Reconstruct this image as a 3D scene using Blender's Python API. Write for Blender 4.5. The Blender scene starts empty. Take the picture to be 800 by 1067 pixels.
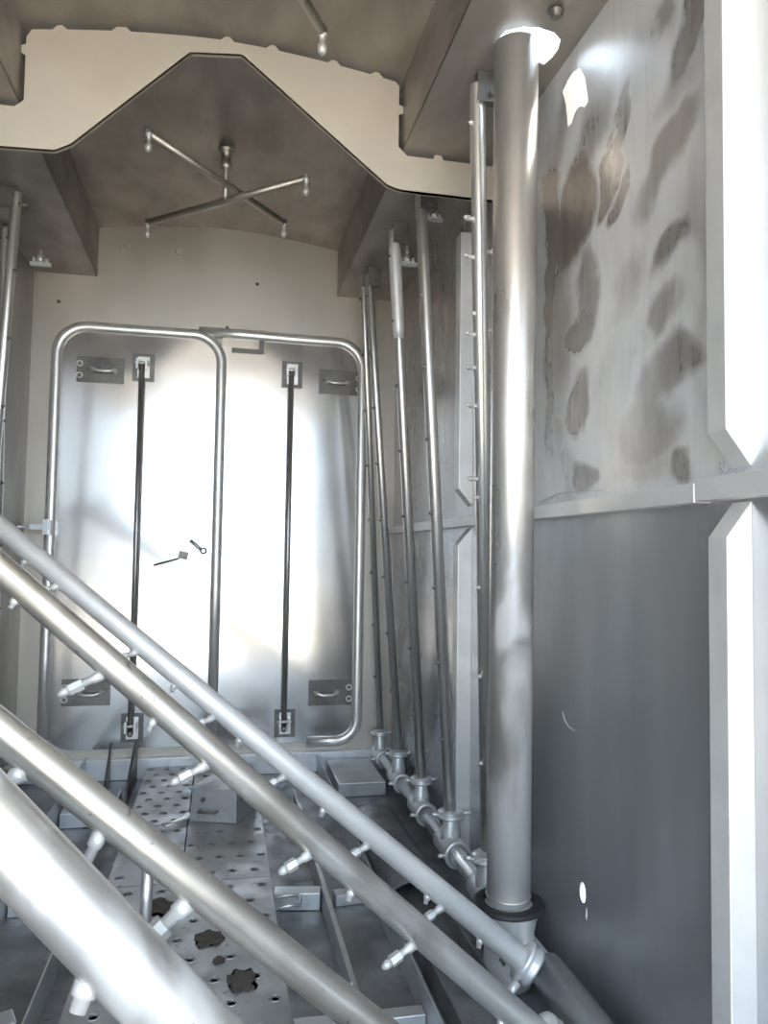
import bpy, bmesh, math, random
from mathutils import Vector, Matrix, noise
from mathutils.geometry import tessellate_polygon
random.seed(7)
S = bpy.context.scene
COL = S.collection
# ------------------------------------------------------------------ camera
FPX, CX, CY = 800.0, 400.0, 533.5
VPX, VPY, ROLL = 231.0, 574.0, math.radians(1.5)
EYE = Vector((0, 0, .95))
_y = Vector((VPX-CX, VPY-CY, FPX)).normalized()
_u = Vector((math.sin(ROLL), -math.cos(ROLL), 0)); _u = (_u - _u.dot(_y)*_y).normalized()
_x = _y.cross(_u)
def world_dir(v): return Vector((_x.dot(v), _y.dot(v), _u.dot(v)))
cd = bpy.data.cameras.new('camera'); cam = bpy.data.objects.new('camera', cd); COL.objects.link(cam)
cd.sensor_fit = 'HORIZONTAL'; cd.sensor_width = 36; cd.lens = 36*FPX/800; cd.clip_start = .02
rx, ry, rz = world_dir(Vector((1,0,0))), world_dir(Vector((0,-1,0))), world_dir(Vector((0,0,-1)))
cam.matrix_world = Matrix(((rx.x,ry.x,rz.x,EYE.x),(rx.y,ry.y,rz.y,EYE.y),(rx.z,ry.z,rz.z,EYE.z),(0,0,0,1)))
S.camera = cam
def at(px, py, X=None, Y=None, Z=None):
    d = world_dir(Vector((px-CX, py-CY, FPX)))
    t = Y/d.y if Y is not None else X/d.x if X is not None else (Z-EYE.z)/d.z
    return EYE + t*d
def proj(p):
    v = p-EYE; c = Vector((_x.x*v.x+_y.x*v.y+_u.x*v.z, _x.y*v.x+_y.y*v.y+_u.y*v.z, _x.z*v.x+_y.z*v.y+_u.z*v.z))
    return CX+FPX*c.x/c.z, CY+FPX*c.y/c.z
# ------------------------------------------------------------------ light
S.view_settings.view_transform = 'Standard'; S.view_settings.look = 'None'
S.view_settings.gamma = 1; S.view_settings.use_curve_mapping = False
S.view_settings.exposure = 0.0
S.cycles.use_denoising = True
S.cycles.max_bounces = 14; S.cycles.glossy_bounces = 12; S.cycles.diffuse_bounces = 8
S.cycles.sample_clamp_indirect = 12
W = bpy.data.worlds.new('daylight'); S.world = W; W.use_nodes = True
bg = W.node_tree.nodes['Background']; bg.inputs[0].default_value = (.70, .85, 1, 1); bg.inputs[1].default_value = 5.5
sl = bpy.data.lights.new('sun', 'SUN'); sl.energy = 22; sl.angle = math.radians(.6); sl.color = (1, .93, .82)
sun = bpy.data.objects.new('sun', sl); COL.objects.link(sun)
sun.rotation_euler = Vector((.55, -.10, -.82)).to_track_quat('-Z', 'Y').to_euler(); sun.location = (0, 0, 5)

# ------------------------------------------------------------------ materials
def newmat(name):
    m = bpy.data.materials.new(name); m.use_nodes = True
    nt = m.node_tree; return m, nt, nt.nodes['Principled BSDF']
def lk(nt, a, b): nt.links.new(a, b)
def noise_node(nt, scale, detail=4, stretch=(1,1,1), dist=0, src=None):
    n = nt.nodes.new('ShaderNodeTexNoise'); n.inputs['Scale'].default_value = scale
    n.inputs['Detail'].default_value = detail; n.inputs['Distortion'].default_value = dist
    if src is None:
        g = nt.nodes.new('ShaderNodeNewGeometry'); src = g.outputs['Position']
    mp = nt.nodes.new('ShaderNodeMapping'); mp.inputs['Scale'].default_value = stretch
    lk(nt, src, mp.inputs[0]); lk(nt, mp.outputs[0], n.inputs['Vector']); return n.outputs['Fac']
def ramp(nt, fac, p0, c0, p1, c1):
    r = nt.nodes.new('ShaderNodeValToRGB'); e = r.color_ramp.elements
    e[0].position = p0; e[0].color = (*c0, 1); e[1].position = p1; e[1].color = (*c1, 1)
    lk(nt, fac, r.inputs[0]); return r.outputs[0]
def rng(nt, fac, a, b, c, d, smooth=False):
    r = nt.nodes.new('ShaderNodeMapRange'); r.clamp = True
    if smooth: r.interpolation_type = 'SMOOTHSTEP'
    for k, v in zip((1, 2, 3, 4), (a, b, c, d)): r.inputs[k].default_value = v
    lk(nt, fac, r.inputs[0]); return r.outputs[0]
def math_n(nt, op, a, b=None):
    n = nt.nodes.new('ShaderNodeMath'); n.operation = op
    for i, v in enumerate((a, b)):
        if v is None: continue
        if isinstance(v, (int, float)): n.inputs[i].default_value = v
        else: lk(nt, v, n.inputs[i])
    return n.outputs[0]
def mixc(nt, f, a, b):
    n = nt.nodes.new('ShaderNodeMix'); n.data_type = 'RGBA'
    lk(nt, f, n.inputs[0])
    for i, v in ((6, a), (7, b)):
        if isinstance(v, tuple): n.inputs[i].default_value = (*v, 1)
        else: lk(nt, v, n.inputs[i])
    return n.outputs[2]
def steel(name, dark, light, r0, r1, metal=1.0, scale=6, stretch=(1,1,1), bump=.02, speck=0, grain=60):
    m, nt, P = newmat(name)
    a = noise_node(nt, scale, 6, stretch, .4)
    c = ramp(nt, a, .32, dark, .68, light)
    if speck:
        s = noise_node(nt, 38, 3, (1,1,1), 1.0)
        c = mixc(nt, rng(nt, s, .66, .74, 0, speck), c, (.08, .07, .06))
    lk(nt, c, P.inputs['Base Color'])
    P.inputs['Metallic'].default_value = metal
    b = noise_node(nt, scale*2.3, 5, stretch)
    lk(nt, rng(nt, b, .3, .7, r0, r1), P.inputs['Roughness'])
    if bump:
        g = noise_node(nt, grain, 3, stretch)
        bn = nt.nodes.new('ShaderNodeBump'); bn.inputs['Strength'].default_value = bump; bn.inputs['Distance'].default_value = .01
        lk(nt, g, bn.inputs['Height']); lk(nt, bn.outputs[0], P.inputs['Normal'])
    return m
M = {}
M['pipe'] = steel('polished_stainless', (.74,.73,.71), (.80,.79,.77), .28, .31, metal=.8, bump=0, scale=3)
M['pipe_worn'] = steel('weathered_stainless', (.56,.52,.46), (.80,.77,.72), .30, .44, metal=.85, scale=7, bump=0, speck=.7)
M['pipe_frost'] = steel('frosted_stainless', (.84,.84,.845), (.92,.92,.92), .42, .55, metal=.45, scale=10, bump=0)
M['chrome'] = steel('chromed_manifold', (.86,.87,.88), (.90,.91,.92), .22, .25, metal=.7, bump=0, scale=3)
M['rod'] = steel('dull_rod', (.42,.40,.38), (.52,.50,.48), .3, .4, metal=.75, bump=0, scale=9)
M['pipe_big'] = steel('satin_big_pipe', (.70,.68,.65), (.84,.82,.79), .26, .38, metal=.82, scale=5, bump=0, stretch=(1,1,.6))
M['nozzle'] = steel('pale_nozzle', (.62,.62,.61), (.78,.78,.77), .35, .5, metal=.4, scale=40, bump=0)
M['fitting'] = steel('cast_fitting', (.74,.77,.80), (.86,.88,.90), .28, .42, metal=.5, scale=18, bump=0)
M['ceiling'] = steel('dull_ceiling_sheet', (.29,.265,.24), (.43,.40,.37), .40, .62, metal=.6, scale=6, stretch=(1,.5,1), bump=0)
M['plate'] = steel('pickled_plate', (.59,.535,.45), (.69,.635,.545), .42, .58, metal=.3, scale=2.2, bump=0)
M['backwall'] = steel('brushed_back_wall', (.58,.54,.48), (.68,.64,.58), .36, .50, metal=.55, scale=2.5, stretch=(1,1,.5), bump=0)
M['door'] = steel('door_sheet', (.66,.65,.64), (.73,.72,.71), .13, .16, metal=.82, scale=2.0, bump=0)
M['bright'] = steel('bright_frame_tube', (.82,.81,.79), (.86,.85,.83), .30, .33, metal=.6, scale=3, bump=0)
M['dark'] = steel('dark_bracket_plate', (.13,.122,.115), (.22,.21,.20), .32, .45, metal=.5, scale=12, bump=0)
M['floor'] = steel('scuffed_floor_sheet', (.17,.18,.195), (.36,.37,.385), .35, .6, metal=.6, scale=7, bump=.03, speck=.6)
M['tread'] = steel('grey_tread_plate', (.36,.37,.38), (.52,.53,.54), .36, .6, metal=.55, scale=6, bump=.02, speck=.7)
M['channel'] = steel('bar_steel', (.54,.56,.58), (.70,.72,.74), .30, .5, metal=.7, scale=9, bump=0)
M['leftwall'] = steel('left_wall_sheet', (.30,.29,.28), (.42,.405,.39), .3, .48, metal=.7, scale=3, stretch=(1,1,.3), bump=0)
M['rail_steel'] = steel('pale_rail_steel', (.74,.74,.74), (.86,.86,.855), .32, .45, metal=.5, scale=8, bump=0)
def frost_low(m, z0=.15, z1=1.25, k=.85):
    nt = m.node_tree; P = nt.nodes['Principled BSDF']; g = nt.nodes.new('ShaderNodeNewGeometry'); sp = nt.nodes.new('ShaderNodeSeparateXYZ'); lk(nt, g.outputs['Position'], sp.inputs[0])
    n = noise_node(nt, 7, 6, (1,1,.45), .6); f = rng(nt, math_n(nt, 'ADD', n, rng(nt, sp.outputs[2], z0, z1, .24, -.25)), .48, .6, 0, k)
    old = P.inputs['Base Color'].links[0].from_socket; lk(nt, mixc(nt, f, old, (.86,.87,.88)), P.inputs['Base Color'])
    lk(nt, rng(nt, f, 0, 1, .82, .35), P.inputs['Metallic'])
frost_low(M['pipe_big'])
M['pipe_worn_frosted'] = steel('half_frosted_stainless', (.60,.56,.50), (.80,.77,.72), .30, .44, metal=.85, scale=7, bump=0, speck=.6)
frost_low(M['pipe_worn_frosted'], .15, .65, .6)
m, nt, P = newmat('black_rubber'); P.inputs['Base Color'].default_value = (.025,.025,.028,1); P.inputs['Roughness'].default_value = .55; M['rubber'] = m
m, nt, P = newmat('marker_ink'); P.inputs['Base Color'].default_value = (.36,.36,.42,1); P.inputs['Roughness'].default_value = .7; M['ink'] = m
m, nt, P = newmat('dry_grime'); P.inputs['Base Color'].default_value = (.10,.09,.08,1); P.inputs['Roughness'].default_value = .9; M['grime'] = m
m, nt, P = newmat('warm_concrete'); c = ramp(nt, noise_node(nt, 3, 5), .3, (.50,.44,.36), .7, (.62,.55,.46)); lk(nt, c, P.inputs['Base Color']); P.inputs['Roughness'].default_value = .9; M['ground'] = m

XR, XL, YB, YF = .76, -.80, 3.40, -.30
# right wall: white pickling film with bare stained patches above the rail, plain sheet below
def wall_mat():
    m, nt, P = newmat('stained_right_wall')
    g = nt.nodes.new('ShaderNodeNewGeometry'); sp = nt.nodes.new('ShaderNodeSeparateXYZ'); lk(nt, g.outputs['Position'], sp.inputs[0])
    cb = nt.nodes.new('ShaderNodeCombineXYZ'); KY, KZ = 280., 526.
    lk(nt, math_n(nt, 'MULTIPLY', sp.outputs[1], -KY), cb.inputs[0]); lk(nt, math_n(nt, 'MULTIPLY', sp.outputs[2], KZ), cb.inputs[1])
    # ragged edges
    nz = nt.nodes.new('ShaderNodeTexNoise'); nz.inputs['Scale'].default_value = 7; nz.inputs['Detail'].default_value = 6
    lk(nt, g.outputs['Position'], nz.inputs['Vector'])
    vs = nt.nodes.new('ShaderNodeVectorMath'); vs.operation = 'SUBTRACT'; lk(nt, nz.outputs['Color'], vs.inputs[0]); vs.inputs[1].default_value = (.5,.5,.5)
    vm = nt.nodes.new('ShaderNodeVectorMath'); vm.operation = 'MULTIPLY_ADD'; lk(nt, vs.outputs[0], vm.inputs[0]); vm.inputs[1].default_value = (52, 84, 0); lk(nt, cb.outputs[0], vm.inputs[2])
    acc = None
    # px, py, half-width, half-height, tilt (deg, clockwise from vertical), strength, softness
    blobs = [(598,225,24,66,6,1,.25),(574,265,11,110,0,.85,.3),(612,300,12,45,0,.7,.4),(646,120,10,40,22,.85,.2),(630,190,10,40,10,.85,.2),(642,208,9,24,10,.8,.2),
             (618,140,20,50,25,.6,.5),(708,45,15,52,5,.75,.3),(722,15,6,24,10,.7,.3),(694,160,16,44,32,.62,.4),(700,252,15,32,38,.7,.35),(686,15,7,26,0,.6,.4),
             (682,335,17,26,15,.6,.4),(703,374,22,30,10,.66,.35),(680,400,24,34,25,.6,.4),(668,445,32,44,-10,.62,.35),(704,484,17,22,15,.72,.35),(660,490,34,16,0,.45,.6),
             (604,344,15,28,5,.8,.25),(603,419,16,30,5,.75,.25),(602,492,18,17,0,.75,.3),(640,405,16,60,5,.45,.6),(700,95,18,30,15,.4,.7),
             (572,400,9,110,0,.65,.4),(584,470,12,60,0,.5,.5),(584,120,18,50,10,.55,.6),(585,330,18,80,0,.6,.5),(652,300,14,44,15,.35,.7),(665,60,22,40,20,.35,.8),(725,250,8,90,0,.25,.8)]
    for px, py, a, b, tl, st, so in blobs:
        p = at(px, py, X=XR-.002); e = p.y/1.49
        mp = nt.nodes.new('ShaderNodeMapping'); mp.vector_type = 'TEXTURE'
        mp.inputs['Location'].default_value = (-p.y*KY, p.z*KZ, 0); mp.inputs['Rotation'].default_value = (0, 0, math.radians(-tl))
        mp.inputs['Scale'].default_value = (a*e, b*e, 1)
        lk(nt, vm.outputs[0], mp.inputs[0])
        f = nt.nodes.new('ShaderNodeVectorMath'); f.operation = 'MULTIPLY'; lk(nt, mp.outputs[0], f.inputs[0]); f.inputs[1].default_value = (1,1,0)
        ln = nt.nodes.new('ShaderNodeVectorMath'); ln.operation = 'LENGTH'; lk(nt, f.outputs[0], ln.inputs[0])
        v = rng(nt, ln.outputs['Value'], 1-so, 1+so, st, 0, True)
        acc = v if acc is None else math_n(nt, 'MAXIMUM', acc, v)
    streak = noise_node(nt, 4, 8, (1, 5, .7), 1.5)
    acc = math_n(nt, 'ADD', acc, math_n(nt, 'ADD', rng(nt, streak, .45, .8, 0, .2), rng(nt, sp.outputs[1], 1.8, 2.15, 0, .7)))
    up = rng(nt, sp.outputs[2], 1.055, 1.065, 0, 1)
    clouds = noise_node(nt, 3.0, 6, (1, 1, .6), .5)
    film = ramp(nt, clouds, .3, (.74,.75,.765), .7, (.88,.88,.88))
    bare = ramp(nt, noise_node(nt, 30, 4, (1, 1, .3)), .3, (.34,.31,.29), .7, (.48,.45,.43))
    upc = mixc(nt, acc, film, bare)
    low = ramp(nt, noise_node(nt, 2.2, 4, (1, 2.5, .35)), .3, (.40,.41,.43), .7, (.52,.535,.555))
    haze = noise_node(nt, 4, 5, (1, 2, .5))
    band = rng(nt, sp.outputs[2], .92, 1.03, 0, 1, True)
    low = mixc(nt, math_n(nt, 'MULTIPLY', band, rng(nt, haze, .4, .65, 0, .6)), low, (.62,.63,.65))
    lk(nt, mixc(nt, up, low, upc), P.inputs['Base Color'])
    lk(nt, math_n(nt, 'ADD', rng(nt, acc, 0, 1, .36, .24), rng(nt, clouds, .3, .7, -.03, .06)), P.inputs['Roughness'])
    met = math_n(nt, 'SUBTRACT', 1.0, math_n(nt, 'MULTIPLY', up, rng(nt, acc, 0, 1, .65, .2)))
    met = math_n(nt, 'SUBTRACT', met, math_n(nt, 'MULTIPLY', math_n(nt, 'SUBTRACT', 1.0, up), .2)); lk(nt, met, P.inputs['Metallic'])
    return m
M['rightwall'] = wall_mat()

# ------------------------------------------------------------------ mesh tools
def frame_of(d):
    d = d.normalized(); a = Vector((0,0,1)) if abs(d.z) < .9 else Vector((1,0,0))
    u = d.cross(a).normalized(); return u, d.cross(u).normalized()
class MB:
    def __init__(s): s.bm = bmesh.new()
    def box(s, lo, hi, R=None, c=None):
        lo, hi = Vector(lo), Vector(hi)
        vs = [Vector((x, y, z)) for z in (lo.z, hi.z) for y in (lo.y, hi.y) for x in (lo.x, hi.x)]
        if R is not None:
            c = Vector(c) if c is not None else (lo+hi)/2
            vs = [R @ (v-c) + c for v in vs]
        v = [s.bm.verts.new(p) for p in vs]
        for f in ((0,2,3,1),(4,5,7,6),(0,1,5,4),(2,6,7,3),(0,4,6,2),(1,3,7,5)): s.bm.faces.new([v[i] for i in f])
        return s
    def lathe(s, p, d, prof, seg=24, smooth=True, closed=False):
        """prof: list of (distance along d, radius)"""
        d = Vector(d).normalized(); p = Vector(p); u, w = frame_of(d); rings = []
        for t, r in prof:
            rings.append([s.bm.verts.new(p + d*t + (u*math.cos(2*math.pi*k/seg) + w*math.sin(2*math.pi*k/seg))*max(r, 1e-5)) for k in range(seg)])
        n = len(rings)
        for i in range(n if closed else n-1):
            a, b = rings[i], rings[(i+1) % n]
            for k in range(seg):
                f = s.bm.faces.new((a[k], a[(k+1) % seg], b[(k+1) % seg], b[k])); f.smooth = smooth
        if not closed:
            for r in (rings[0], rings[-1]):
                try: s.bm.faces.new(r)
                except ValueError: pass
        return s
    def cyl(s, a, b, r, r2=None, seg=20, smooth=True):
        a, b = Vector(a), Vector(b); s.lathe(a, b-a, [(0, r), ((b-a).length, r if r2 is None else r2)], seg, smooth); return s
    def pipe_open(s, a, b, r, t=.003, seg=28):
        a, b = Vector(a), Vector(b); L = (b-a).length
        s.lathe(a, b-a, [(0, r-t), (0, r), (L, r), (L, r-t)], seg, True, True)
        for f in s.bm.faces[-2*seg:] if False else []: pass
        return s
    def sweep(s, pts, r, seg=14, closed=False, flat=None):
        """round section along a path; flat=(normal, k) squashes it along normal"""
        pts = [Vector(p) for p in pts]; n = len(pts); rings = []; prev = None
        for i, p in enumerate(pts):
            a = pts[(i-1) % n] if (closed or i) else p; b = pts[(i+1) % n] if (closed or i < n-1) else p
            d = (b-a).normalized()
            if prev is None: u, w = frame_of(d)
            else:
                u = (prev - prev.dot(d)*d).normalized(); w = d.cross(u)
            prev = u; rg = []
            for k in range(seg):
                o = (u*math.cos(2*math.pi*k/seg) + w*math.sin(2*math.pi*k/seg))*r
                if flat: o = o - flat[0]*o.dot(flat[0])*(1-flat[1])
                rg.append(s.bm.verts.new(p+o))
            rings.append(rg)
        for i in range(n if closed else n-1):
            a, b = rings[i], rings[(i+1) % n]; off = 0
            if closed and i == n-1:
                off = min(range(seg), key=lambda q: sum((a[k].co-b[(k+q) % seg].co).length for k in range(seg)))
            for k in range(seg):
                f = s.bm.faces.new((a[k], a[(k+1) % seg], b[(k+1+off) % seg], b[(k+off) % seg])); f.smooth = True
        if not closed: s.bm.faces.new(rings[0]); s.bm.faces.new(rings[-1])
        return s
    def torus(s, c, axis, R, r, seg=36, ms=10):
        prof = [(math.sin(2*math.pi*k/ms)*r, R+math.cos(2*math.pi*k/ms)*r) for k in range(ms)]
        s.lathe(c, axis, prof, seg, True, True); return s
    def plate(s, outer, holes, o, U, V, t):
        """flat sheet with holes: outline in 2-D (U, V), thickness vector t"""
        o, U, V, t = Vector(o), Vector(U), Vector(V), Vector(t)
        loops = [outer]+list(holes); flat = [p for l in loops for p in l]
        tris = tessellate_polygon([[Vector((p[0], p[1], 0)) for p in l] for l in loops])
        A = [s.bm.verts.new(o+U*p[0]+V*p[1]) for p in flat]; B = [s.bm.verts.new(o+U*p[0]+V*p[1]+t) for p in flat]
        for a, b, c in tris:
            try: s.bm.faces.new((A[a], A[b], A[c])); s.bm.faces.new((B[c], B[b], B[a]))
            except ValueError: pass
        i = 0
        for l in loops:
            n = len(l)
            for k in range(n):
                a, b = i+k, i+(k+1) % n
                s.bm.faces.new((A[a], A[b], B[b], B[a]))
            i += n
        return s
def obj(name, mb, mat, parent=None, bevel=0):
    me = bpy.data.meshes.new(name)
    bmesh.ops.recalc_face_normals(mb.bm, faces=mb.bm.faces)
    if parent is not None:
        q, off = parent, Vector((0,0,0))
        while q is not None: off += q.location; q = q.parent
        bmesh.ops.translate(mb.bm, vec=-off, verts=mb.bm.verts)
    mb.bm.to_mesh(me); mb.bm.free()
    me.materials.append(M[mat] if isinstance(mat, str) else mat)
    o = bpy.data.objects.new(name, me); COL.objects.link(o)
    if parent is not None: o.parent = parent
    if bevel:
        b = o.modifiers.new('bevel', 'BEVEL'); b.width = bevel; b.segments = 2; b.limit_method = 'ANGLE'
    return o
def thing(name, loc, label, cat, group=None):
    o = bpy.data.objects.new(name, None); COL.objects.link(o); o.location = loc; o.empty_display_size = .05
    o['label'] = label; o['category'] = cat
    if group: o['group'] = group
    return o
def tag(o, label, cat, group=None):
    o['label'] = label; o['category'] = cat
    if group: o['group'] = group
    return o
def struct(o): o['kind'] = 'structure'; return o
def circ(cx, cy, a, b=None, n=16, rot=0): 
    b = a if b is None else b
    return [(cx+a*math.cos(2*math.pi*k/n)*math.cos(rot)-b*math.sin(2*math.pi*k/n)*math.sin(rot), cy+a*math.cos(2*math.pi*k/n)*math.sin(rot)+b*math.sin(2*math.pi*k/n)*math.cos(rot)) for k in range(n)]

# ------------------------------------------------------------------ room shell
ZL = 2.11                       # underside of the ledges that run along both walls
XLi, XRi = -.548, .482          # their inner faces
def ceil_z(x):
    t = (x-(XLi+XRi)/2)/((XRi-XLi)/2); return 2.372 - .052*abs(t)**1.7
b = MB(); b.box((-30, -40, -.42), (30, 40, -.40)); struct(obj('ground_outside', b, 'ground'))
b = MB(); b.box((XL, YF, -.02), (XR, YB, 0)); struct(obj('floor', b, 'floor'))
hp = at(607, 930, X=XR); h2 = at(611, 952, X=XR)
b = MB(); b.plate([(YF, -.02), (YB+.05, -.02), (YB+.05, ZL+.02), (YF, ZL+.02)],
                  [circ(hp.y, hp.z, .0135, .021, 20), circ(h2.y, h2.z, .003, .014, 12)], (XR, 0, 0), (0,1,0), (0,0,1), (.006,0,0))
struct(obj('wall_right', b, 'rightwall'))
b = MB(); b.box((XL-.02, YF, -.02), (XL, YB+.05, ZL+.02)); struct(obj('wall_left', b, 'leftwall'))
b = MB(); b.box((XL, YB, -.02), (XR, YB+.02, 2.5)); struct(obj('wall_back', b, 'backwall'))
# ceiling: shallow vault between the ledges
b = MB(); xs = [XLi-.004+(XRi-XLi+.008)*k/24 for k in range(25)]; prev = None
for x in xs:
    c = [b.bm.verts.new((x, y, ceil_z(x)+dz)) for y, dz in ((YF,0),(YB+.01,0),(YB+.01,.01),(YF,.01))]
    if prev:
        for k in range(4): b.bm.faces.new((prev[k], prev[(k+1)%4], c[(k+1)%4], c[k])).smooth = k in (0, 2)
    prev = c
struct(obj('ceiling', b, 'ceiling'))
# ledges: hollow boxes folded from sheet, the right one torn open round the tall pipe
gap = [at(px, py, Z=ZL) for px, py in ((521,50),(520,40),(527,32),(545,28),(562,29),(577,34),(584,42),(581,52),(575,60),(566,68),(556,62),(540,58))]
b = MB(); b.plate([(XRi, YF), (XR+.006, YF), (XR+.006, YB), (XRi, YB)], [[(min(p.x, XR-.003), p.y) for p in gap]], (0,0,ZL), (1,0,0), (0,1,0), (0,0,.006))
b.box((XRi, YF, ZL+.001), (XRi+.006, YB, 2.35)); struct(obj('trim_1', b, 'ceiling'))
b = MB(); b.box((XL-.02, YF, ZL), (XLi, YB, ZL+.006)); b.box((XLi-.006, YF, ZL+.001), (XLi, YB, 2.35)); struct(obj('trim_2', b, 'ceiling'))

# ------------------------------------------------------------------ transverse arched plate
def arch(Y, name, label):
    top = []
    for k in range(17):
        x = XRi-.02 - (XRi-XLi-.04)*k/16; top.append((x, ceil_z(x)-.012))
    # weld tabs along the top edge
    t2 = []
    tabs = [-.46,-.30,-.02,.10,.28,.40]
    outl = []
    for k in range(80):
        x = XRi-.025 - (XRi-XLi-.05)*k/79; near = min(abs(x-q) for q in tabs)
        outl.append((x, ceil_z(x) - (.001 if near < .013 else .013)))
    pl = outl + [(XLi+.012, ceil_z(XLi)-.03), (XLi+.012, 2.27),(XLi+.001,2.265),(XLi+.001,2.245),(XLi+.012,2.24),(XLi+.012, ZL+.008),
                 (XLi-.01, ZL-.012), (XLi-.05, ZL-.012), (XLi-.055, ZL-.001), (XLi-.075, ZL-.001), (XLi-.08, ZL-.012), (XL+.01, ZL-.012),
                 (XL+.01, 1.975), (-.455, 1.990), (-.415, 2.012), (-.118, 2.308), (.020, 2.322), (.435, 2.000), (.475, 1.990), (XR-.005, 1.990), (XR-.005, ZL-.014),
                 (XRi+.12, ZL-.014),(XRi+.115, ZL-.001),(XRi+.095, ZL-.001),(XRi+.09, ZL-.014),(XRi+.012, ZL-.014), (XRi-.014, ZL+.01), (XRi-.014, 2.215),(XRi-.001,2.22),(XRi-.001,2.24),(XRi-.014,2.245),(XRi-.014,2.30)]
    b = MB(); b.plate(pl, [], (0, Y, 0), (1,0,0), (0,0,1), (0,.008,0))
    # folded return lip along the lower edge
    low = [(XL+.01, 1.975), (-.455, 1.990), (-.415, 2.012), (-.118, 2.308), (.020, 2.322), (.435, 2.000), (.475, 1.990), (XR-.005, 1.990)]
    for p, q in zip(low, low[1:]):
        P0, Q0 = Vector((p[0], Y, p[1])), Vector((q[0], Y, q[1])); n = Vector((-(q[1]-p[1]), 0, q[0]-p[0])).normalized()*.004
        vs = [b.bm.verts.new(v) for v in (P0, Q0, Q0+n, P0+n)]; ws = [b.bm.verts.new(v.co+Vector((0,.012,0))) for v in vs]
        b.bm.faces.new(vs); b.bm.faces.new(ws)
        for k in range(4): b.bm.faces.new((vs[k], vs[(k+1)%4], ws[(k+1)%4], ws[k]))
    return tag(obj(name, b, 'plate'), label, 'beam')
arch(2.1, 'arched_roof_beam', 'pale steel arch plate with angular cut-out spanning the ceiling between both ledges')

# ------------------------------------------------------------------ wall rail and posts
b = MB(); zr = 1.055
b.box((XR-.030, .30, zr-.016), (XR+.001, 1.085, zr+.020)); b.box((XR-.030, 1.088, zr-.018), (XR+.001, 3.392, zr+.014))
tag(obj('wall_rail', b, 'rail_steel', bevel=.002), 'pale horizontal steel rail welded across the right wall below the stains', 'rail')
def post(y0, y1, x_in, z0, z1, mitre_at, name, label):
    """box-section stiffener on the right wall, one end cut back on a slant; y0 nearer"""
    ms = .055; b = MB()
    for (ya, yb, dx) in ((y0, y1, 0), (y1, y1+.018, .022)):
        xi = x_in+dx
        pr = [(xi, z0+(ms*(1 if mitre_at == 'bottom' else 0))), (XR+.001, z0), (XR+.001, z1), (xi, z1-(ms*(1 if mitre_at == 'top' else 0)))]
        if mitre_at == 'bottom' and dx: pr[1] = (XR+.001, z0+ms)
        if mitre_at == 'top' and dx: pr[2] = (XR+.001, z1-ms)
        A = [b.bm.verts.new((x, ya, z)) for x, z in pr]; B = [b.bm.verts.new((x, yb, z)) for x, z in pr]
        b.bm.faces.new(A); b.bm.faces.new(B)
        for k in range(4): b.bm.faces.new((A[k], A[(k+1)%4], B[(k+1)%4], B[k]))
    return tag(obj(name, b, 'rail_steel', bevel=.002), label, 'post')
post(.99, 1.035, .718, 1.085, ZL-.005, 'bottom', 'wall_post', 'broad white-lit wall post with slanted foot above the rail, nearest the right edge')
post(.99, 1.035, .718, -.0, 1.036, 'top', 'wall_post', 'near wall post with slanted top below the rail at the right edge')
post(2.28, 2.33, .715, 1.10, ZL-.14, 'bottom', 'wall_post', 'far slim wall post above the rail, behind the spray pipes')
post(2.28, 2.33, .715, 0, 1.035, 'top', 'wall_post', 'far slim wall post below the rail, behind the spray pipes')
# writing on the wall, illegible marker scrawl
def scrawl(name, strokes, label):
    b = MB()
    for st in strokes: b.sweep([at(px, py, X=XR-.0008) for px, py in st], .0004, 6)
    return tag(obj(name, b, 'ink'), label, 'marking')
scrawl('marker_scrawl', [[(749,482),(750,489),(751,494)],[(749,483),(754,482),(754,487),(750,488),(756,494)],[(759,489),(757,493),(761,494),(762,489),(759,489)],[(768,488),(764,491),(769,493),(765,495)],[(771,488),(776,495)],[(776,488),(771,495)]], 'faint grey handwritten scrawl above the rail beneath the slanted post')
scrawl('marker_scrawl', [[(792,489),(795,494),(797,488),(799,494)]], 'faint handwritten tick above the rail at the right edge')
scrawl('pencil_line', [[(562,523),(580,515),(600,512),(628,511)],[(566,525),(574,519),(592,518)]], 'thin curved pencil scratch just above the rail beside the tall pipe')
b = MB(); b.sweep([at(px, py, X=XR-.001) for px, py in ((586,742),(588,750),(592,757),(599,762),(594,759))], .0016, 6)
tag(obj('weld_spatter', b, 'bright'), 'small bright curled scratch mark on the dark lower right wall', 'mark')

# ------------------------------------------------------------------ spray pipes
PIPE_NOZ = 'spray nozzles'
def nozzle(parent, base, d, L=.06, r=.009, mat='nozzle'):
    d = Vector(d).normalized(); b = MB()
    b.lathe(base, d, [(0, r*1.15), (L*.22, r*1.05), (L*.26, r*.8), (L*.52, r*.8)], 14)
    b.lathe(base+d*L*.45, d, [(0, r*1.25), (L*.3, r*1.25)], 6, False)
    b.lathe(base+d*L*.75, d, [(0, r*.95), (L*.15, r*.9), (L*.25, r*.45)], 12)
    return obj('nozzle', b, mat, parent)
def stub(parent, base, d, L=.02, r=.006, mat='nozzle'):
    b = MB(); b.lathe(base, d, [(0, r*1.2), (L*.5, r*1.1), (L*.55, r*.8), (L, r*.75)], 10)
    return obj('nozzle', b, mat, parent)
def on_axis(a, bb, px, py):
    best = None
    for k in range(801):
        p = a.lerp(bb, k/800); x, y = proj(p) if (p-EYE).dot(_f) > .05 else (1e9, 1e9)
        q = (x-px)**2+(y-py)**2
        if best is None or q < best[0]: best = (q, p)
    return best[1]
_f = -rz
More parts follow.
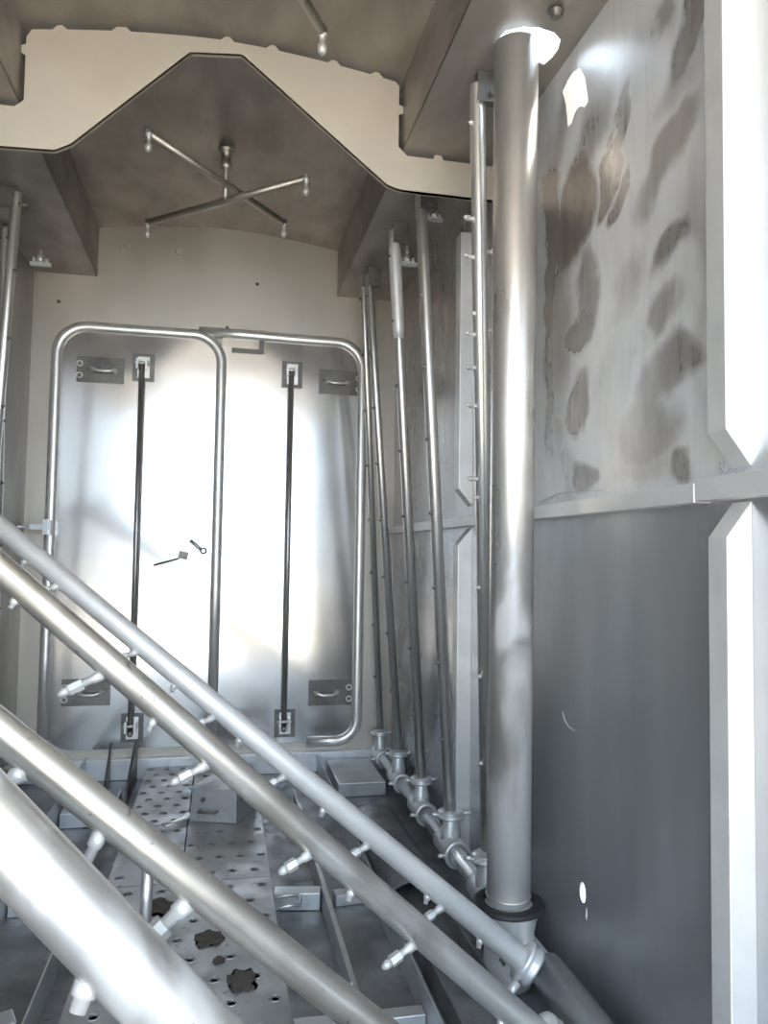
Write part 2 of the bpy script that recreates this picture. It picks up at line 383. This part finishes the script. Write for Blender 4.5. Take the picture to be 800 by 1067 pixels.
def spray_pipe(a, b_, r, label, cat='pipe', group=None, mat='pipe', name='spray_pipe', noz=(), plain=False, capped=True):
    t = thing(name, a, label, cat, group)
    m = MB(); L = (b_-a).length
    m.lathe(a, b_-a, [(0, r), (L-.004, r), (L, r*.9)], 28); obj('tube', m, mat, t)
    for kind, px, py, d, L, rr in noz:
        p = on_axis(a, b_, px, py); d = Vector(d).normalized(); ax = (b_-a).normalized(); pd = (d-ax*d.dot(ax)).normalized()
        (nozzle if kind == 'n' else stub)(t, p+pd*(r*.85), d, L*.92, rr*.85)
    return t
ups = [ # foot y, foot z, top (px,py,Y), radius, label
    (3.32, .190, at(378,287,Y=3.045), .0135, 'thinnest upright spray pipe, furthest back beside the door frame'),
    (2.97, .190, at(384,286,Y=2.965), .0155, 'second upright spray pipe from the back, top meeting the furthest one'),
    (2.615,.165, at(410,240,Z=2.085), .0175, 'upright spray pipe with a thicker sleeve around its upper part'),
    (2.265,.160, at(438,204,Z=2.085), .0185, 'upright spray pipe ending in flanged tee ahead of the sleeved pipe'),
    (1.93, .190, at(497,88,Z=2.085), .0195, 'upright spray pipe with side nozzles directly left of the tall thick pipe')]
XM = .695; ZM = .075
for i, (fy, fz, top, r, lab) in enumerate(ups):
    foot = Vector((XM, fy, fz)); ax = (top-foot)
    t = spray_pipe(foot, top, r, lab, group=None)
    n = 8
    for k in range(n):
        p = foot + ax*(.12+.83*k/(n-1)); d = Vector((-.95, -.35, 0))
        b = MB(); b.lathe(p+d.normalized()*r*.8, d, [(0,.006),(.006,.006),(.008,.0035),(.012,.003)], 10); obj('nozzle', b, 'dark' if i < 4 else 'nozzle', t)
    if i == 2:
        a0 = foot+ax*.82; b = MB(); b.lathe(foot+ax*.80, ax, [(0, r), (.05, .0215), (ax.length*.16, .0215), (ax.length*.195, r*.9)], 20)
        obj('sleeve', b, 'pipe_frost', t)
    if i == 4:
        for px, py, s in ((492,230,-1),(489,270,-1),(502,262,1),(503,345,1),(488,350,-1),(487,385,-1),(503,420,1),(486,424,-1),(490,500,-1),(503,496,1)):
            p = on_axis(foot, top, px, py); nozzle(t, p+Vector((s*r*.7,-.003,0)), (s, -.35, 0), .032, .0055)
    # bracket from top of pipe to the ledge
    b = MB(); b.box((top.x-.004, top.y-.02, top.z-.05), (top.x+.05, top.y-.016+.02, top.z+.024)); b.cyl(top+Vector((.03,-.03,-.03)), top+Vector((.03,.02,-.03)), .008)
    obj('bracket', b, 'dark', t)

# tall thick pipe in its socket
bf, bt = Vector((.650, 1.672, .178)), at(538, 46, Z=2.098)
t = thing('riser_pipe', bf, 'tall thick satin steel pipe running from socket to the ledge', 'pipe')
m = MB(); m.lathe(bf, bt-bf, [(0,.049),((bt-bf).length-.002,.049),((bt-bf).length,.046)], 48); obj('tube', m, 'pipe_big', t)
m = MB(); m.torus(bf+Vector((0,0,.012)), bt-bf, .0492, .0022); obj('weld_bead', m, 'pipe_worn', t)

# ------------------------------------------------------------------ manifold along the right wall
t = thing('manifold_pipe', (XM, 2.4, ZM), 'horizontal manifold pipe with flanged tees along the foot of right wall', 'pipe')
m = MB(); m.lathe((XM, 3.34, ZM), (0,-1,0), [(0,.001),(.004,.026),(2.72,.026),(2.72,.02)], 28); obj('tube', m, 'chrome', t)
m = MB(); m.lathe((XM, 1.56, ZM), (0,-1,0), [(0,.038),(.94,.038)], 32); obj('sleeve', m, 'chrome', t)
for i, (fy, fz, top, r, lab) in enumerate(ups):
    ax = (top-Vector((XM, fy, fz))).normalized(); s = .85 + .06*i
    m = MB(); m.lathe((XM, fy, ZM), (0,0,1), [(0,.030*s),(.045,.030*s),(.070,.023*s),(.088,.023*s)], 24)
    m.lathe((XM, fy+.07, ZM), (0,-1,0), [(0,.026),(.01,.036*s),(.12,.036*s),(.14,.026)], 24)
    obj('tee', m, 'fitting', t)
    m = MB(); m.lathe((XM, fy, ZM+.084), (0,0,1), [(0,.030*s),(.001,.040*s),(.007,.040*s),(.009,.034*s),(.013,.034*s),(.015,.038*s),(.019,.038*s),(.021,.02)], 28)
    obj('clamp', m, 'fitting', t); m = MB(); m.torus((XM, fy-.075, ZM), (0,1,0), .034*s, .006)
    obj('clamp', m, 'fitting', t); m = MB()
    for q in (-1, 1):
        for yy, zz in ((fy-.005, ZM+.095), (fy-.075, ZM)):
            m = MB(); m.cyl((XM+q*.034*s, yy, zz), (XM+q*.058*s, yy-.003, zz+.004), .006, seg=8); obj('wing_nut', m, 'fitting', t)
# big socket under the tall pipe: flared cast collar with a black rubber ring
sc_ = t
c0 = Vector((.648, 1.665, .02))
m = MB(); m.lathe(c0, (0,0,1), [(-.02,.05),(0,.058),(.03,.056),(.06,.054),(.10,.057),(.13,.064),(.147,.077),(.152,.078),(.153,.056)], 40); sc_ = obj('socket', m, 'rail_steel', t)
m = MB(); m.lathe(c0+Vector((0,0,.145)), (0,0,1), [(0,.072),(.002,.079),(.006,.081),(.012,.079),(.014,.072),(.012,.053),(.002,.053)], 44, True, True); obj('rubber_ring', m, 'rubber', sc_)
m = MB(); m.sweep([c0+Vector(v) for v in ((-.03,-.045,.062),(-.037,-.05,.058),(-.03,-.055,.048))], .004, 8); obj('lug', m, 'dark', sc_)

# ------------------------------------------------------------------ pipes fallen across the chamber
down = (-.86, -.30, -.34)
def cross(pl, Yl, pr, Yr, r, mat, label, noz, x0=-.78, x1=XM-.058, name='spray_pipe', zmin=.09):
    L, Rr = at(*pl, Y=Yl), at(*pr, Y=Yr); d = Rr-L
    a = L + d*((x1-L.x)/d.x)
    if a.z < zmin: a = L + d*((zmin-L.z)/d.z)
    bb = L + d*((x0-L.x)/d.x)
    t = spray_pipe(a, bb, r, label, mat=mat, noz=noz, name=name)
    b = MB(); ax = (bb-a).normalized()
    b.lathe(a-ax*.012, ax, [(0, r*.9),(.002, r*1.65),(.010, r*1.75),(.014, r*1.45),(.020, r*1.5),(.024, r*1.75),(.032, r*1.7),(.034, r)], 30)
    b.cyl(a+Vector((-.035,-.02,-.02)), a+Vector((-.055,-.03,-.035)), .009, seg=8)
    obj('clamp', b, 'fitting', t); print('PIPE', label, a, bb)
    return t
N = lambda px, py, L=.062, r=.0095, d=down: ('n', px, py, d, L, r)
T = lambda px, py, L=.02, r=.008, d=(-.35,-.3,-.85): ('s', px, py, d, L, r)
cross((0,549), 2.02, (545,1001), 1.55, .0245, 'pipe_frost', 'pale frosted spray pipe leaning across, uppermost of the four slanting pipes', x1=XM-.047, noz=
      [T(35,575),N(72,600,.05),N(155,665,.055),T(192,702),N(235,733),T(258,760),N(308,795),T(345,832),N(392,868),T(450,925),N(470,932),T(505,970)])
cross((0,592), 1.45, (505,1030), 1.33, .0250, 'pipe_worn_frosted', 'brownish steel spray pipe slanting just below the pale frosted one',
      [T(30,612),N(115,695,.085,.010,(-.93,-.15,-.42)),T(170,738,.025),N(222,790,.075),N(330,880,.068),T(370,920),N(438,972,.075),T(530,1050)])
cross((0,761), 1.02, (382,1065), 1.00, .0225, 'pipe_worn', 'speckled worn spray pipe with one long nozzle, third slanting pipe down',
      [N(40,788,.065,.0115),T(118,852,.036,.010),N(212,920,.085,.0135,(-.72,-.2,-.58))], x0=-.70)
tD = cross((0,866), .90, (190,1065), .87, .0405, 'pipe_big', 'thickest slanting pipe in the lower left corner, nearest the camera',
      [('s',112,1000,(-.3,-.3,-.9),.032,.014)], x0=-.62, name='large_pipe')

# ------------------------------------------------------------------ left row of upright pipes
def left_pipe(tp, Z, dxb, r, label):
    top = at(*tp, Z=Z); foot = Vector((-.755, top.y+dxb, .10)); t = spray_pipe(foot, top, r, label)
    for k in range(9):
        p = foot.lerp(top, .1+.88*k/8); b = MB(); b.lathe(p+Vector((.8,-.6,0))*r*.8, (.8,-.6,0), [(0,.006),(.006,.006),(.008,.0035),(.012,.003)], 10); obj('nozzle', b, 'dark', t)
    b = MB(); b.box((top.x-.05, top.y-.012, top.z-.05), (top.x+.004, top.y+.008, top.z+.02)); b.cyl(top+Vector((.0,-.005,-.04)), top+Vector((.035,-.005,-.04)), .006)
    obj('bracket', b, 'dark', t)
left_pipe((18,201), 2.095, 0, .016, 'bright leaning spray pipe against the left wall, the nearer of the two')
left_pipe((5,237), 2.095, .0, .014, 'thin spray pipe at the left wall just behind the brighter leaning one')
b = MB(); b.cyl((-.755, 3.3, .075), (-.755, .8, .075), .028); 
for y in (3.2, 2.9, 2.6, 2.3): b.lathe((-.755, y, .075), (0,0,1), [(0,.033),(.03,.033),(.032,.04),(.042,.04)], 20)
tag(obj('manifold_pipe', b, 'pipe'), 'horizontal manifold pipe along the foot of the left wall', 'pipe')
# clip under left ledge and clamps on the right ledge
def clip(p, s, label):
    b = MB(); b.box(p+Vector((-.035*s,-.004,-.006*s)), p+Vector((.035*s,.012,.006*s))); b.cyl(p+Vector((0,0,.004)), p+Vector((0,0,.03*s)), .012*s)
    b.cyl(p+Vector((-.022*s,0,0)), p+Vector((-.022*s,0,.022*s)), .006*s); b.cyl(p+Vector((.022*s,0,0)), p+Vector((.022*s,0,.022*s)), .006*s)
    b.cyl(p+Vector((0,0,.02*s)), Vector((p.x, p.y, ZL+.001)), .006*s)
    return tag(obj('pipe_clip', b, 'fitting'), label, 'clip')
clip(at(42, 275, Y=3.15), 1.1, 'empty pipe clip hanging under the left ledge near the back wall')
clip(at(424, 275, Y=2.75), 1.1, 'empty pipe clip under the right ledge behind the sleeved pipe')
clip(at(452, 228, Y=2.45), .9, 'empty pipe clip under the right ledge close behind the flat arch plate')
b = MB(); p = at(579, 14, Z=ZL-.01); b.lathe(p+Vector((0,0,.012)), (0,0,-1), [(0,.012),(.006,.012),(.006,.017),(.010,.017),(.014,.011),(.022,.010)], 20)
tag(obj('bolt', b, 'dark'), 'dark bolt head under the right ledge above the glare', 'bolt')
b = MB(); p = at(42, 549, Y=3.3); b.box(p+Vector((-.05,0,-.010)), p+Vector((.03,.012,.010))); b.box(p+Vector((.01,-.01,-.03)), p+Vector((.03,.1,.03))); b.cyl(p+Vector((-.14,.005,0)), p+Vector((-.04,.005,0)), .008)
tag(obj('wall_bracket', b, 'fitting'), 'small pale bracket beside the left side of the door frame', 'bracket')

# ------------------------------------------------------------------ doors in the back wall
Yd = YB-.004
def rrect(x0, x1, z0, z1, r, n=10, corners='1111'):
    pts = []
    for (cx, cz, a0, c) in ((x1-r, z1-r, 0, corners[0]), (x0+r, z1-r, 90, corners[1]), (x0+r, z0+r, 180, corners[2]), (x1-r, z0+r, 270, corners[3])):
        if c == '1': pts += [(cx+r*math.cos(math.radians(a0+90*k/n)), cz+r*math.sin(math.radians(a0+90*k/n))) for k in range(n+1)]
        else:
            e = .012; ex = cx+r*(1 if a0 in (0,270) else -1); ez = cz+r*(1 if a0 in (0, 90) else -1)
            pts += [(ex, ez-e*(1 if a0 in (0,90) else -1)), (ex-e*(1 if a0 in (0,270) else -1), ez)] if a0 in (0,180) else [(ex-e*(1 if a0 in (0,270) else -1), ez), (ex, ez-e*(1 if a0 in (0,90) else -1))]
    return pts
def door(n, x0, x1, z0, z1, rc, corners, rodx, hinge, tubepath):
    d = bpy.data.objects.new(f'door_{n}', None); COL.objects.link(d); d.location = ((x0+x1)/2, Yd, z0); struct(d)
    b = MB(); b.plate(rrect(x0, x1, z0, z1, rc, corners=corners), [], (0, Yd, 0), (1,0,0), (0,0,1), (0,-.012,0)); obj('door_panel', b, 'door', d)
    b = MB(); b.sweep([(x, Yd-.016, z) for x, z in tubepath], .0215, 16, False, (Vector((0,1,0)), .8)); obj('door_frame', b, 'bright', d)
    # flat rebate strip just inside the tube
    zb, zt = z0+.085, z1-.16
    rod = thing_part('locking_rod', d, (rodx, Yd-.035, zb))
    b = MB(); b.cyl((rodx, Yd-.040, zb-.01), (rodx, Yd-.040, zt+.02), .0115, seg=18); b.lathe((rodx, Yd-.040, zb-.012), (0,0,-1), [(0,.013),(.012,.012),(.02,.006)], 14)
    obj_mesh_into(rod, b, 'rod')
    for zz, s in ((zt, 1), (zb, -1)):
        b = MB(); b.box((rodx-.04, Yd-.016, zz-.06), (rodx+.05, Yd-.012, zz+.06)); pl = obj('bracket', b, 'dark', d)
        b = MB(); b.box((rodx-.018, Yd-.024, zz-.045), (rodx+.030, Yd-.016, zz+.045)); b.box((rodx-.022, Yd-.062, zz-.014), (rodx-.014, Yd-.016, zz+.03)); b.box((rodx+.016, Yd-.062, zz-.014), (rodx+.024, Yd-.016, zz+.03))
        b.cyl((rodx-.03, Yd-.05, zz+.012), (rodx+.03, Yd-.05, zz+.012), .006); obj('clevis', b, 'bright', pl)
    for hx, hz, s in hinge:
        b = MB(); b.box((min(hx, hx+s*.19), Yd-.017, hz-.055), (max(hx, hx+s*.19), Yd-.012, hz+.055)); pl = obj('hinge_plate', b, 'dark', d)
        b = MB()
        for zz in (-.028, .022): b.torus((hx+s*.012, Yd-.022, hz+zz), (0,1,0), .011, .003, 18, 8)
        b.sweep([(hx+s*q, Yd-.022-e, hz+w) for q, w, e in ((.05,.01,0),(.07,-.002,.012),(.09,-.008,.018),(.13,-.008,.018),(.15,-.002,.012),(.17,.01,0))], .007, 10)
        for q in (.065, .155): b.lathe((hx+s*q, Yd-.016, hz), (0,-1,0), [(0,.013),(.008,.012),(.012,.006)], 12)
        obj('hinge', b, 'bright', pl)
    return d
def thing_part(name, parent, loc):
    return (name, parent)
def obj_mesh_into(np_, b, mat): return obj(np_[0], b, mat, np_[1])
zt, zb = 1.895, .125
xm = at(226, 560, Y=Yd).x
x0, x1 = -.695, .602; rc = .12
def arcp(cx, cz, a0, a1, r, n=10): return [(cx+r*math.cos(math.radians(a0+(a1-a0)*k/n)), cz+r*math.sin(math.radians(a0+(a1-a0)*k/n))) for k in range(n+1)]
left_path = [(x0, zb+.01)] + [(x0, z) for z in (.5, 1.0, 1.5)] + arcp(x0+rc, zt-.01-rc, 180, 90, rc) + arcp(xm-rc, zt-.01-rc, 90, 0, rc) + [(xm, 1.3), (xm, .8), (xm, zb+.01)]
right_path = [(xm-.10, zt+.004), (xm+.1, zt+.004), (.3, zt)] + arcp(x1-rc, zt-rc, 90, 0, rc) + [(x1, 1.4), (x1, .9)] + arcp(x1-rc*.8, zb+rc*.8, 0, -90, rc*.8) + [(x1-.22, zb)]
r1 = at(142, 560, Y=Yd-.04).x; r2 = at(300, 560, Y=Yd-.04).x
h1 = at(80, 384, Y=Yd-.015); h2_ = at(376, 400, Y=Yd-.015); h3 = at(366, 721, Y=Yd-.015); h4 = at(64, 722, Y=Yd-.015)
D1 = door(1, x0, xm, zb, zt-.01, rc, '1111', r1, [(h1.x, h1.z, 1), (h4.x, h4.z, 1)], left_path)
D2 = door(2, xm+.001, x1, zb, zt, rc, '1001', r2, [(h2_.x, h2_.z, -1), (h3.x, h3.z, -1)], right_path)
# latch stiffener plate at top of the right leaf
p0, p1 = at(242, 345, Y=Yd-.014), at(275, 370, Y=Yd-.014)
b = MB(); b.box((p0.x, Yd-.020, p1.z), (p1.x, Yd-.010, p1.z+.022)); b.box((p1.x-.022, Yd-.020, p1.z+.022), (p1.x, Yd-.010, p0.z+.01)); obj('stop_angle', b, 'dark', D2)
b = MB(); b.sweep([at(236,340,Y=Yd-.02), at(245,352,Y=Yd-.02)], .005, 8); obj('latch_pin', b, 'dark', D2)
# handle
q = at(190, 579, Y=Yd-.03); b = MB(); b.box((q.x-.016, Yd-.04, q.z-.014), (q.x+.022, Yd-.010, q.z+.018), Matrix.Rotation(.2, 3, 'Y')); b.cyl(at(186,582,Y=Yd-.035), at(160,589,Y=Yd-.035), .004); obj('door_handle', b, 'dark', D1)
b = MB(); b.cyl(at(198,563,Y=Yd-.03), at(212,575,Y=Yd-.03), .008); b.lathe(at(212,574,Y=Yd-.01), (0,-1,0), [(0,.016),(.03,.014),(.034,.008)], 14); obj('latch_lever', b, 'channel', D1)
# weld plugs on the back wall
for i, (px, py) in enumerate(((128,258),(187,262),(61,314),(268,296))):
    p = at(px, py, Y=YB-.001); b = MB(); b.torus(p, (0,1,0), .014, .004, 16, 6) if i < 2 else b.lathe(p, (0,-1,0), [(0,.008),(.004,.006)], 10)
    tag(obj('weld_plug', b, 'backwall' if i < 2 else 'dark'), ['left ring-shaped weld plug high on the back wall','right ring-shaped weld plug high on the back wall','dark dot plug left of the door frame on the back wall','small dark plug above the middle of the doors'][i], 'plug')

# ------------------------------------------------------------------ rotating spray crosses on the ceiling
def rotor(c, arms, label):
    t = thing('spray_rotor', c, label, 'sprinkler'); zc = ceil_z(c.x)
    b = MB(); b.lathe((c.x, c.y, zc), (0,0,-1), [(0,.028),(.012,.028),(.014,.016),(.05,.016),(.052,.020),(.075,.020),(.077,.01),(zc-c.z+.03,.009),(zc-c.z+.035,.004)], 20); obj('hub', b, 'ceiling_fit', t)
    for k, (p, q) in enumerate(arms):
        b = MB(); b.cyl(p, q, .0125, seg=16); a = obj('spray_arm', b, 'ceiling_fit', t)
        for e in (p, q):
            b = MB(); b.lathe(e+Vector((0,0,.012)), (0,0,-1), [(0,.011),(.022,.012),(.024,.008),(.045,.008),(.047,.012),(.062,.012),(.070,.006)], 12); obj('nozzle', b, 'nozzle', a)
    return t
M['ceiling_fit'] = steel('dull_fitting', (.44,.41,.37), (.56,.53,.48), .35, .5, metal=.8, scale=12, bump=.03)
za = 2.225
rotor(at(235, 197, Z=za), [(at(155,139,Z=za+.012), at(296,232,Z=za+.012)), (at(154,232,Z=za-.012), at(319,186,Z=za-.012))], 'cross-shaped spray rotor hanging from the ceiling behind the arch plate')
c2 = at(268, -48, Z=za)
v = Vector((.28, .20, 0))
e2 = at(336, 33, Z=za)
rotor(Vector((c2.x, 1.52, za)), [(Vector((2*c2.x-e2.x, 3.04-e2.y, za)), e2), (Vector((c2.x-.28, 1.54, za-.024)), Vector((c2.x+.28, 1.50, za-.024)))], 'cross-shaped spray rotor at the top edge, in front of the arch plate')

# ------------------------------------------------------------------ floor fittings
ZT = .05
def tread(x0, x1, y0, y1, label, nx, ny, blank=(), name='perforated_tread_plate'):
    holes = []; rr = random.Random(len(label))
    for i in range(nx):
        for j in range(ny):
            x = x0+(i+.5+(.25 if j % 2 else -.25)*.8)*(x1-x0)/nx; y = y0+(j+.5)*(y1-y0)/ny
            if any(a < x < b and c < y < d for a, b, c, d in blank): continue
            holes.append(circ(x, y, .0085, .011, 10))
    t = MB(); t.plate([(x0,y0),(x1,y0),(x1,y1),(x0,y1)], holes, (0,0,ZT), (1,0,0), (0,1,0), (0,0,-.004))
    for (a, b_, c, d) in ((x0,x0+.004,y0,y1),(x1-.004,x1,y0,y1)): t.box((a, c, .0005), (b_, d, ZT-.004))
    t.box((x0+.004, y0, .0005), (x1-.004, y0+.004, ZT-.004)); t.box((x0+.004, y1-.004, .0005), (x1-.004, y1, ZT-.004))
    # pressed rims round the holes
    for h in holes:
        cx = sum(p[0] for p in h)/len(h); cy = sum(p[1] for p in h)/len(h); t.torus((cx, cy, ZT), (0,0,1), .0125, .0018, 12, 6)
    return tag(obj(name, t, 'tread'), label, 'floor plate')
tread(-.28, -.088, 2.66, 3.36, 'perforated tread plate at the back left, beside the sheet metal box', 3, 9)
tread(-.084, .155, 2.20, 3.36, 'perforated tread plate carrying the sheet metal box', 4, 11, [(-.1, .15, 2.6, 2.95)])
tread(-.28, .155, .75, 2.195, 'long perforated tread plate in the foreground under the slanting pipes', 5, 16, [(-.25,-.12,1.7,1.98)])
tread(-.28, -.088, 2.20, 2.655, 'plain tread plate left of the centre in front of the bright bent strip', 2, 4)
# sheet-metal box
bx = MB(); A = [at(197,856,Z=ZT), at(246,859,Z=ZT), at(268,842,Z=ZT)]; 
A.append(A[0]+(A[2]-A[1])); H = Vector((0,0,.105))
vs = [bx.bm.verts.new(p+Vector((0,0,.001))) for p in A]+[bx.bm.verts.new(p+H+(((A[0]+A[2])/2-p)*.06)) for p in A]
for f in ((0,1,2,3),(4,5,6,7),(0,1,5,4),(1,2,6,5),(2,3,7,6),(3,0,4,7)): bx.bm.faces.new([vs[i] for i in f])
t = thing('sheet_metal_box', A[0], 'small grey folded sheet metal box standing on the tread plate', 'box')
obj('body', bx, 'tread', t, bevel=.003)
b = MB(); lid = [p+H+(p-(A[0]+A[2])/2)*.03 for p in A]; o = [b.bm.verts.new(p) for p in lid]+[b.bm.verts.new(p+Vector((0,0,.006))) for p in lid]
for f in ((0,1,2,3),(4,5,6,7),(0,1,5,4),(1,2,6,5),(2,3,7,6),(3,0,4,7)): b.bm.faces.new([o[i] for i in f])
obj('lid', b, 'tread', t)
n = (A[1]-A[0]).cross(Vector((0,0,1))).normalized(); u = (A[1]-A[0]).normalized(); q = A[0]+(A[1]-A[0])*.42+Vector((0,0,.04))+n*.006
b = MB(); b.sweep([q-u*.03, q-u*.03+n*.018, q+u*.03+n*.018, q+u*.03], .004, 8); b.cyl(q-u*.02+Vector((0,0,.035)), q-u*.02+Vector((0,0,.035))+n*.004, .008)
obj('handle', b, 'dark', t)
# bright bent strip
b = MB(); P_ = [at(px, py, Z=ZT+.012) for px, py in ((170,860),(182,857),(192,853),(197,848))]
b.sweep(P_, .014, 10, False, (Vector((0,0,1)), .35)); tag(obj('bent_metal_strip', b, 'bright'), 'bright bent metal strip lying at the left corner of the box', 'scrap')
# floor rails
def angle_bar(x, y0, y1, h, w, label, s=1, tilt=0, mat='channel', name='angle_bar', x_end=None):
    """L section running along the chamber; x_end lets it run slightly askew"""
    x_end = x if x_end is None else x_end; b = MB()
    pr = [(0,.001),(w*s,.001),(w*s,.005),(.004*s,.005),(.004*s,h),(0,h)]
    A_ = [b.bm.verts.new((x+a, y0, z)) for a, z in pr]; B_ = [b.bm.verts.new((x_end+a, y1, z)) for a, z in pr]
    b.bm.faces.new(A_); b.bm.faces.new(B_)
    for k in range(6): b.bm.faces.new((A_[k], A_[(k+1)%6], B_[(k+1)%6], B_[k]))
    return tag(obj(name, b, mat), label, 'rail')
angle_bar(.425, 1.15, 3.37, .075, .035, 'long angle bar rail on the floor between tread plates and right manifold', 1)
angle_bar(.285, 1.62, 2.95, .06, .030, 'shorter angle bar rail alongside the right edge of the tread plates', 1)
angle_bar(-.335, 1.0, 3.0, .075, .03, 'angle bar rail along the left edge of the tread plates', -1)
angle_bar(-.52, 1.0, 3.37, .10, .04, 'taller angle bar rail nearest the left wall', -1)
def cbar(p0, p1, w, h, label, z=.001, mat='channel'):
    b = MB(); d = (p1-p0); d.z = 0; d.normalize(); n = Vector((-d.y, d.x, 0)); 
    A_ = [Vector((p0.x, p0.y, z))-n*w/2, Vector((p1.x, p1.y, z))-n*w/2, Vector((p1.x, p1.y, z))+n*w/2, Vector((p0.x, p0.y, z))+n*w/2]
    v = [b.bm.verts.new(p) for p in A_]+[b.bm.verts.new(p+Vector((0,0,h))) for p in A_]
    for f in ((0,1,2,3),(4,5,6,7),(0,1,5,4),(1,2,6,5),(2,3,7,6),(3,0,4,7)): b.bm.faces.new([v[i] for i in f])
    return tag(obj('cross_bar', b, mat, bevel=.002), label, 'bar')
cbar(Vector((.16,2.12,0)), Vector((.283,2.10,0)), .045, .045, 'pale cross bar bridging tread plate and short rail')
cbar(Vector((.322,2.11,0)), Vector((.423,2.12,0)), .04, .03, 'short cross bar between the two right floor rails')
cbar(Vector((.16,1.55,0)), Vector((.423,1.55,0)), .035, .03, 'nearest cross bar low between tread plate and long rail')
cbar(Vector((-.515,2.85,0)), Vector((-.368,2.85,0)), .06, .05, 'bright cross bar between the left floor rails near the back')
cbar(Vector((-.515,2.2,0)), Vector((-.368,2.2,0)), .05, .04, 'cross bar between the left floor rails in the middle')
cbar(Vector((-.515,1.6,0)), Vector((-.372,1.66,0)), .05, .04, 'slightly skewed cross bar between the left floor rails in front')
# U handle on the tread plate edge
q = at(300, 940, Z=ZT); b = MB(); b.sweep([q+Vector(v) for v in ((-.03,.03,0),(.0,.03,.004),(.028,.028,.004),(.032,.0,.004),(.028,-.028,.004),(0,-.03,.004),(-.03,-.03,0))], .005, 10)
tag(obj('lifting_loop', b, 'channel'), 'small bent wire lifting loop beside the right edge of the tread plate', 'handle')
# upright gusset fins at the back left
def fin(pts, th, label):
    b = MB(); v = [b.bm.verts.new(p) for p in pts]; w = [b.bm.verts.new(p+Vector((th,0,0))) for p in pts]
    b.bm.faces.new(v); b.bm.faces.new(w); k_ = len(pts)
    for k in range(k_): b.bm.faces.new((v[k], v[(k+1)%k_], w[(k+1)%k_], w[k]))
    return tag(obj('gusset_plate', b, 'dark'), label, 'plate')
fin([Vector((-.335+.008, y, z)) for y, z in ((3.02,.001),(3.36,.001),(3.36,.155),(3.30,.17),(3.18,.12),(3.02,.06))], .008, 'dark curved gusset fin at the back left corner of the tread plates')
fin([Vector((-.43, y, z)) for y, z in ((3.2,.001),(3.37,.001),(3.37,.15),(3.3,.09))], .006, 'small dark gusset fin left of the curved one by the back wall')
# kerb under the doors
b = MB(); b.box((XL+.002, YB-.035, .0005), (XR-.002, YB-.001, .085)); tag(obj('door_sill', b, 'fitting', bevel=.003), 'low steel sill along the foot of the back wall under the doors', 'sill')
b = MB(); b.box((.465, 3.0, .0005), (.655, 3.35, .055)); tag(obj('step_block', b, 'channel', bevel=.004), 'flat steel step block on the floor before the right end of the sill', 'step')
# low half-round hump in the floor material
b = MB(); prev = None
for k in range(15):
    a = math.pi*k/14; x = .555+.085*math.cos(a); z = .002+.05*math.sin(a)
    c = [b.bm.verts.new((x, y, z)) for y in (2.1, 2.75)]
    if prev: b.bm.faces.new((prev[0], prev[1], c[1], c[0])).smooth = True
    prev = c
o_ = obj('humped_sheet', b, 'floor'); sm = o_.modifiers.new('t', 'SOLIDIFY'); sm.thickness = .004
tag(o_, 'low humped sheet on the floor beside the right manifold', 'cover')
# open U-shaped channel in the floor material, running to the front right
b = MB(); b.box((.47, 1.0, .0005), (.474, 2.05, .06)); b.box((.585, 1.0, .0005), (.589, 2.05, .05)); b.box((.474, 1.0, .0005), (.585, 2.05, .006))
tag(obj('open_channel', b, 'floor'), 'open U-shaped sheet channel under the slanting pipes at right', 'channel')
# short upright tube standing under the slanting pipes
q = at(153, 950, Z=.3); b = MB(); base = Vector((q.x, q.y, ZT)); base = at(150, 985, Z=ZT); b.lathe(base+Vector((0,0,.0005)), (0.02,0,1), [(0,.0135),(.19,.0135),(.19,.011)], 20)
tag(obj('short_tube', b, 'pipe'), 'short upright steel tube rising between the two nearest slanting pipes', 'pipe')
# clumps of dried grime
def clump(px, py, s, label, n=16):
    c = at(px, py, Z=ZT+.002); b = MB(); rr = random.Random(px)
    g = bmesh.ops.create_icosphere(b.bm, subdivisions=3, radius=1)
    for v in b.bm.verts:
        k = 1+.75*noise.noise(v.co*2.2+Vector((px*.1, py*.1, 0))); v.co = Vector((v.co.x*s*k, v.co.y*s*1.3*k, max(v.co.z, -.0)*s*.10*k)) + c
    tag(obj('grime_clump', b, 'grime'), label, 'debris')
clump(252, 1022, .030, 'larger dark clump of grime on the long tread plate')
clump(218, 978, .028, 'dark clump of grime behind the larger one, near the long nozzle')
clump(228, 1000, .012, 'tiny grime crumb between the two dark clumps')
clump(168, 945, .030, 'dark grime heap beside the short upright tube')
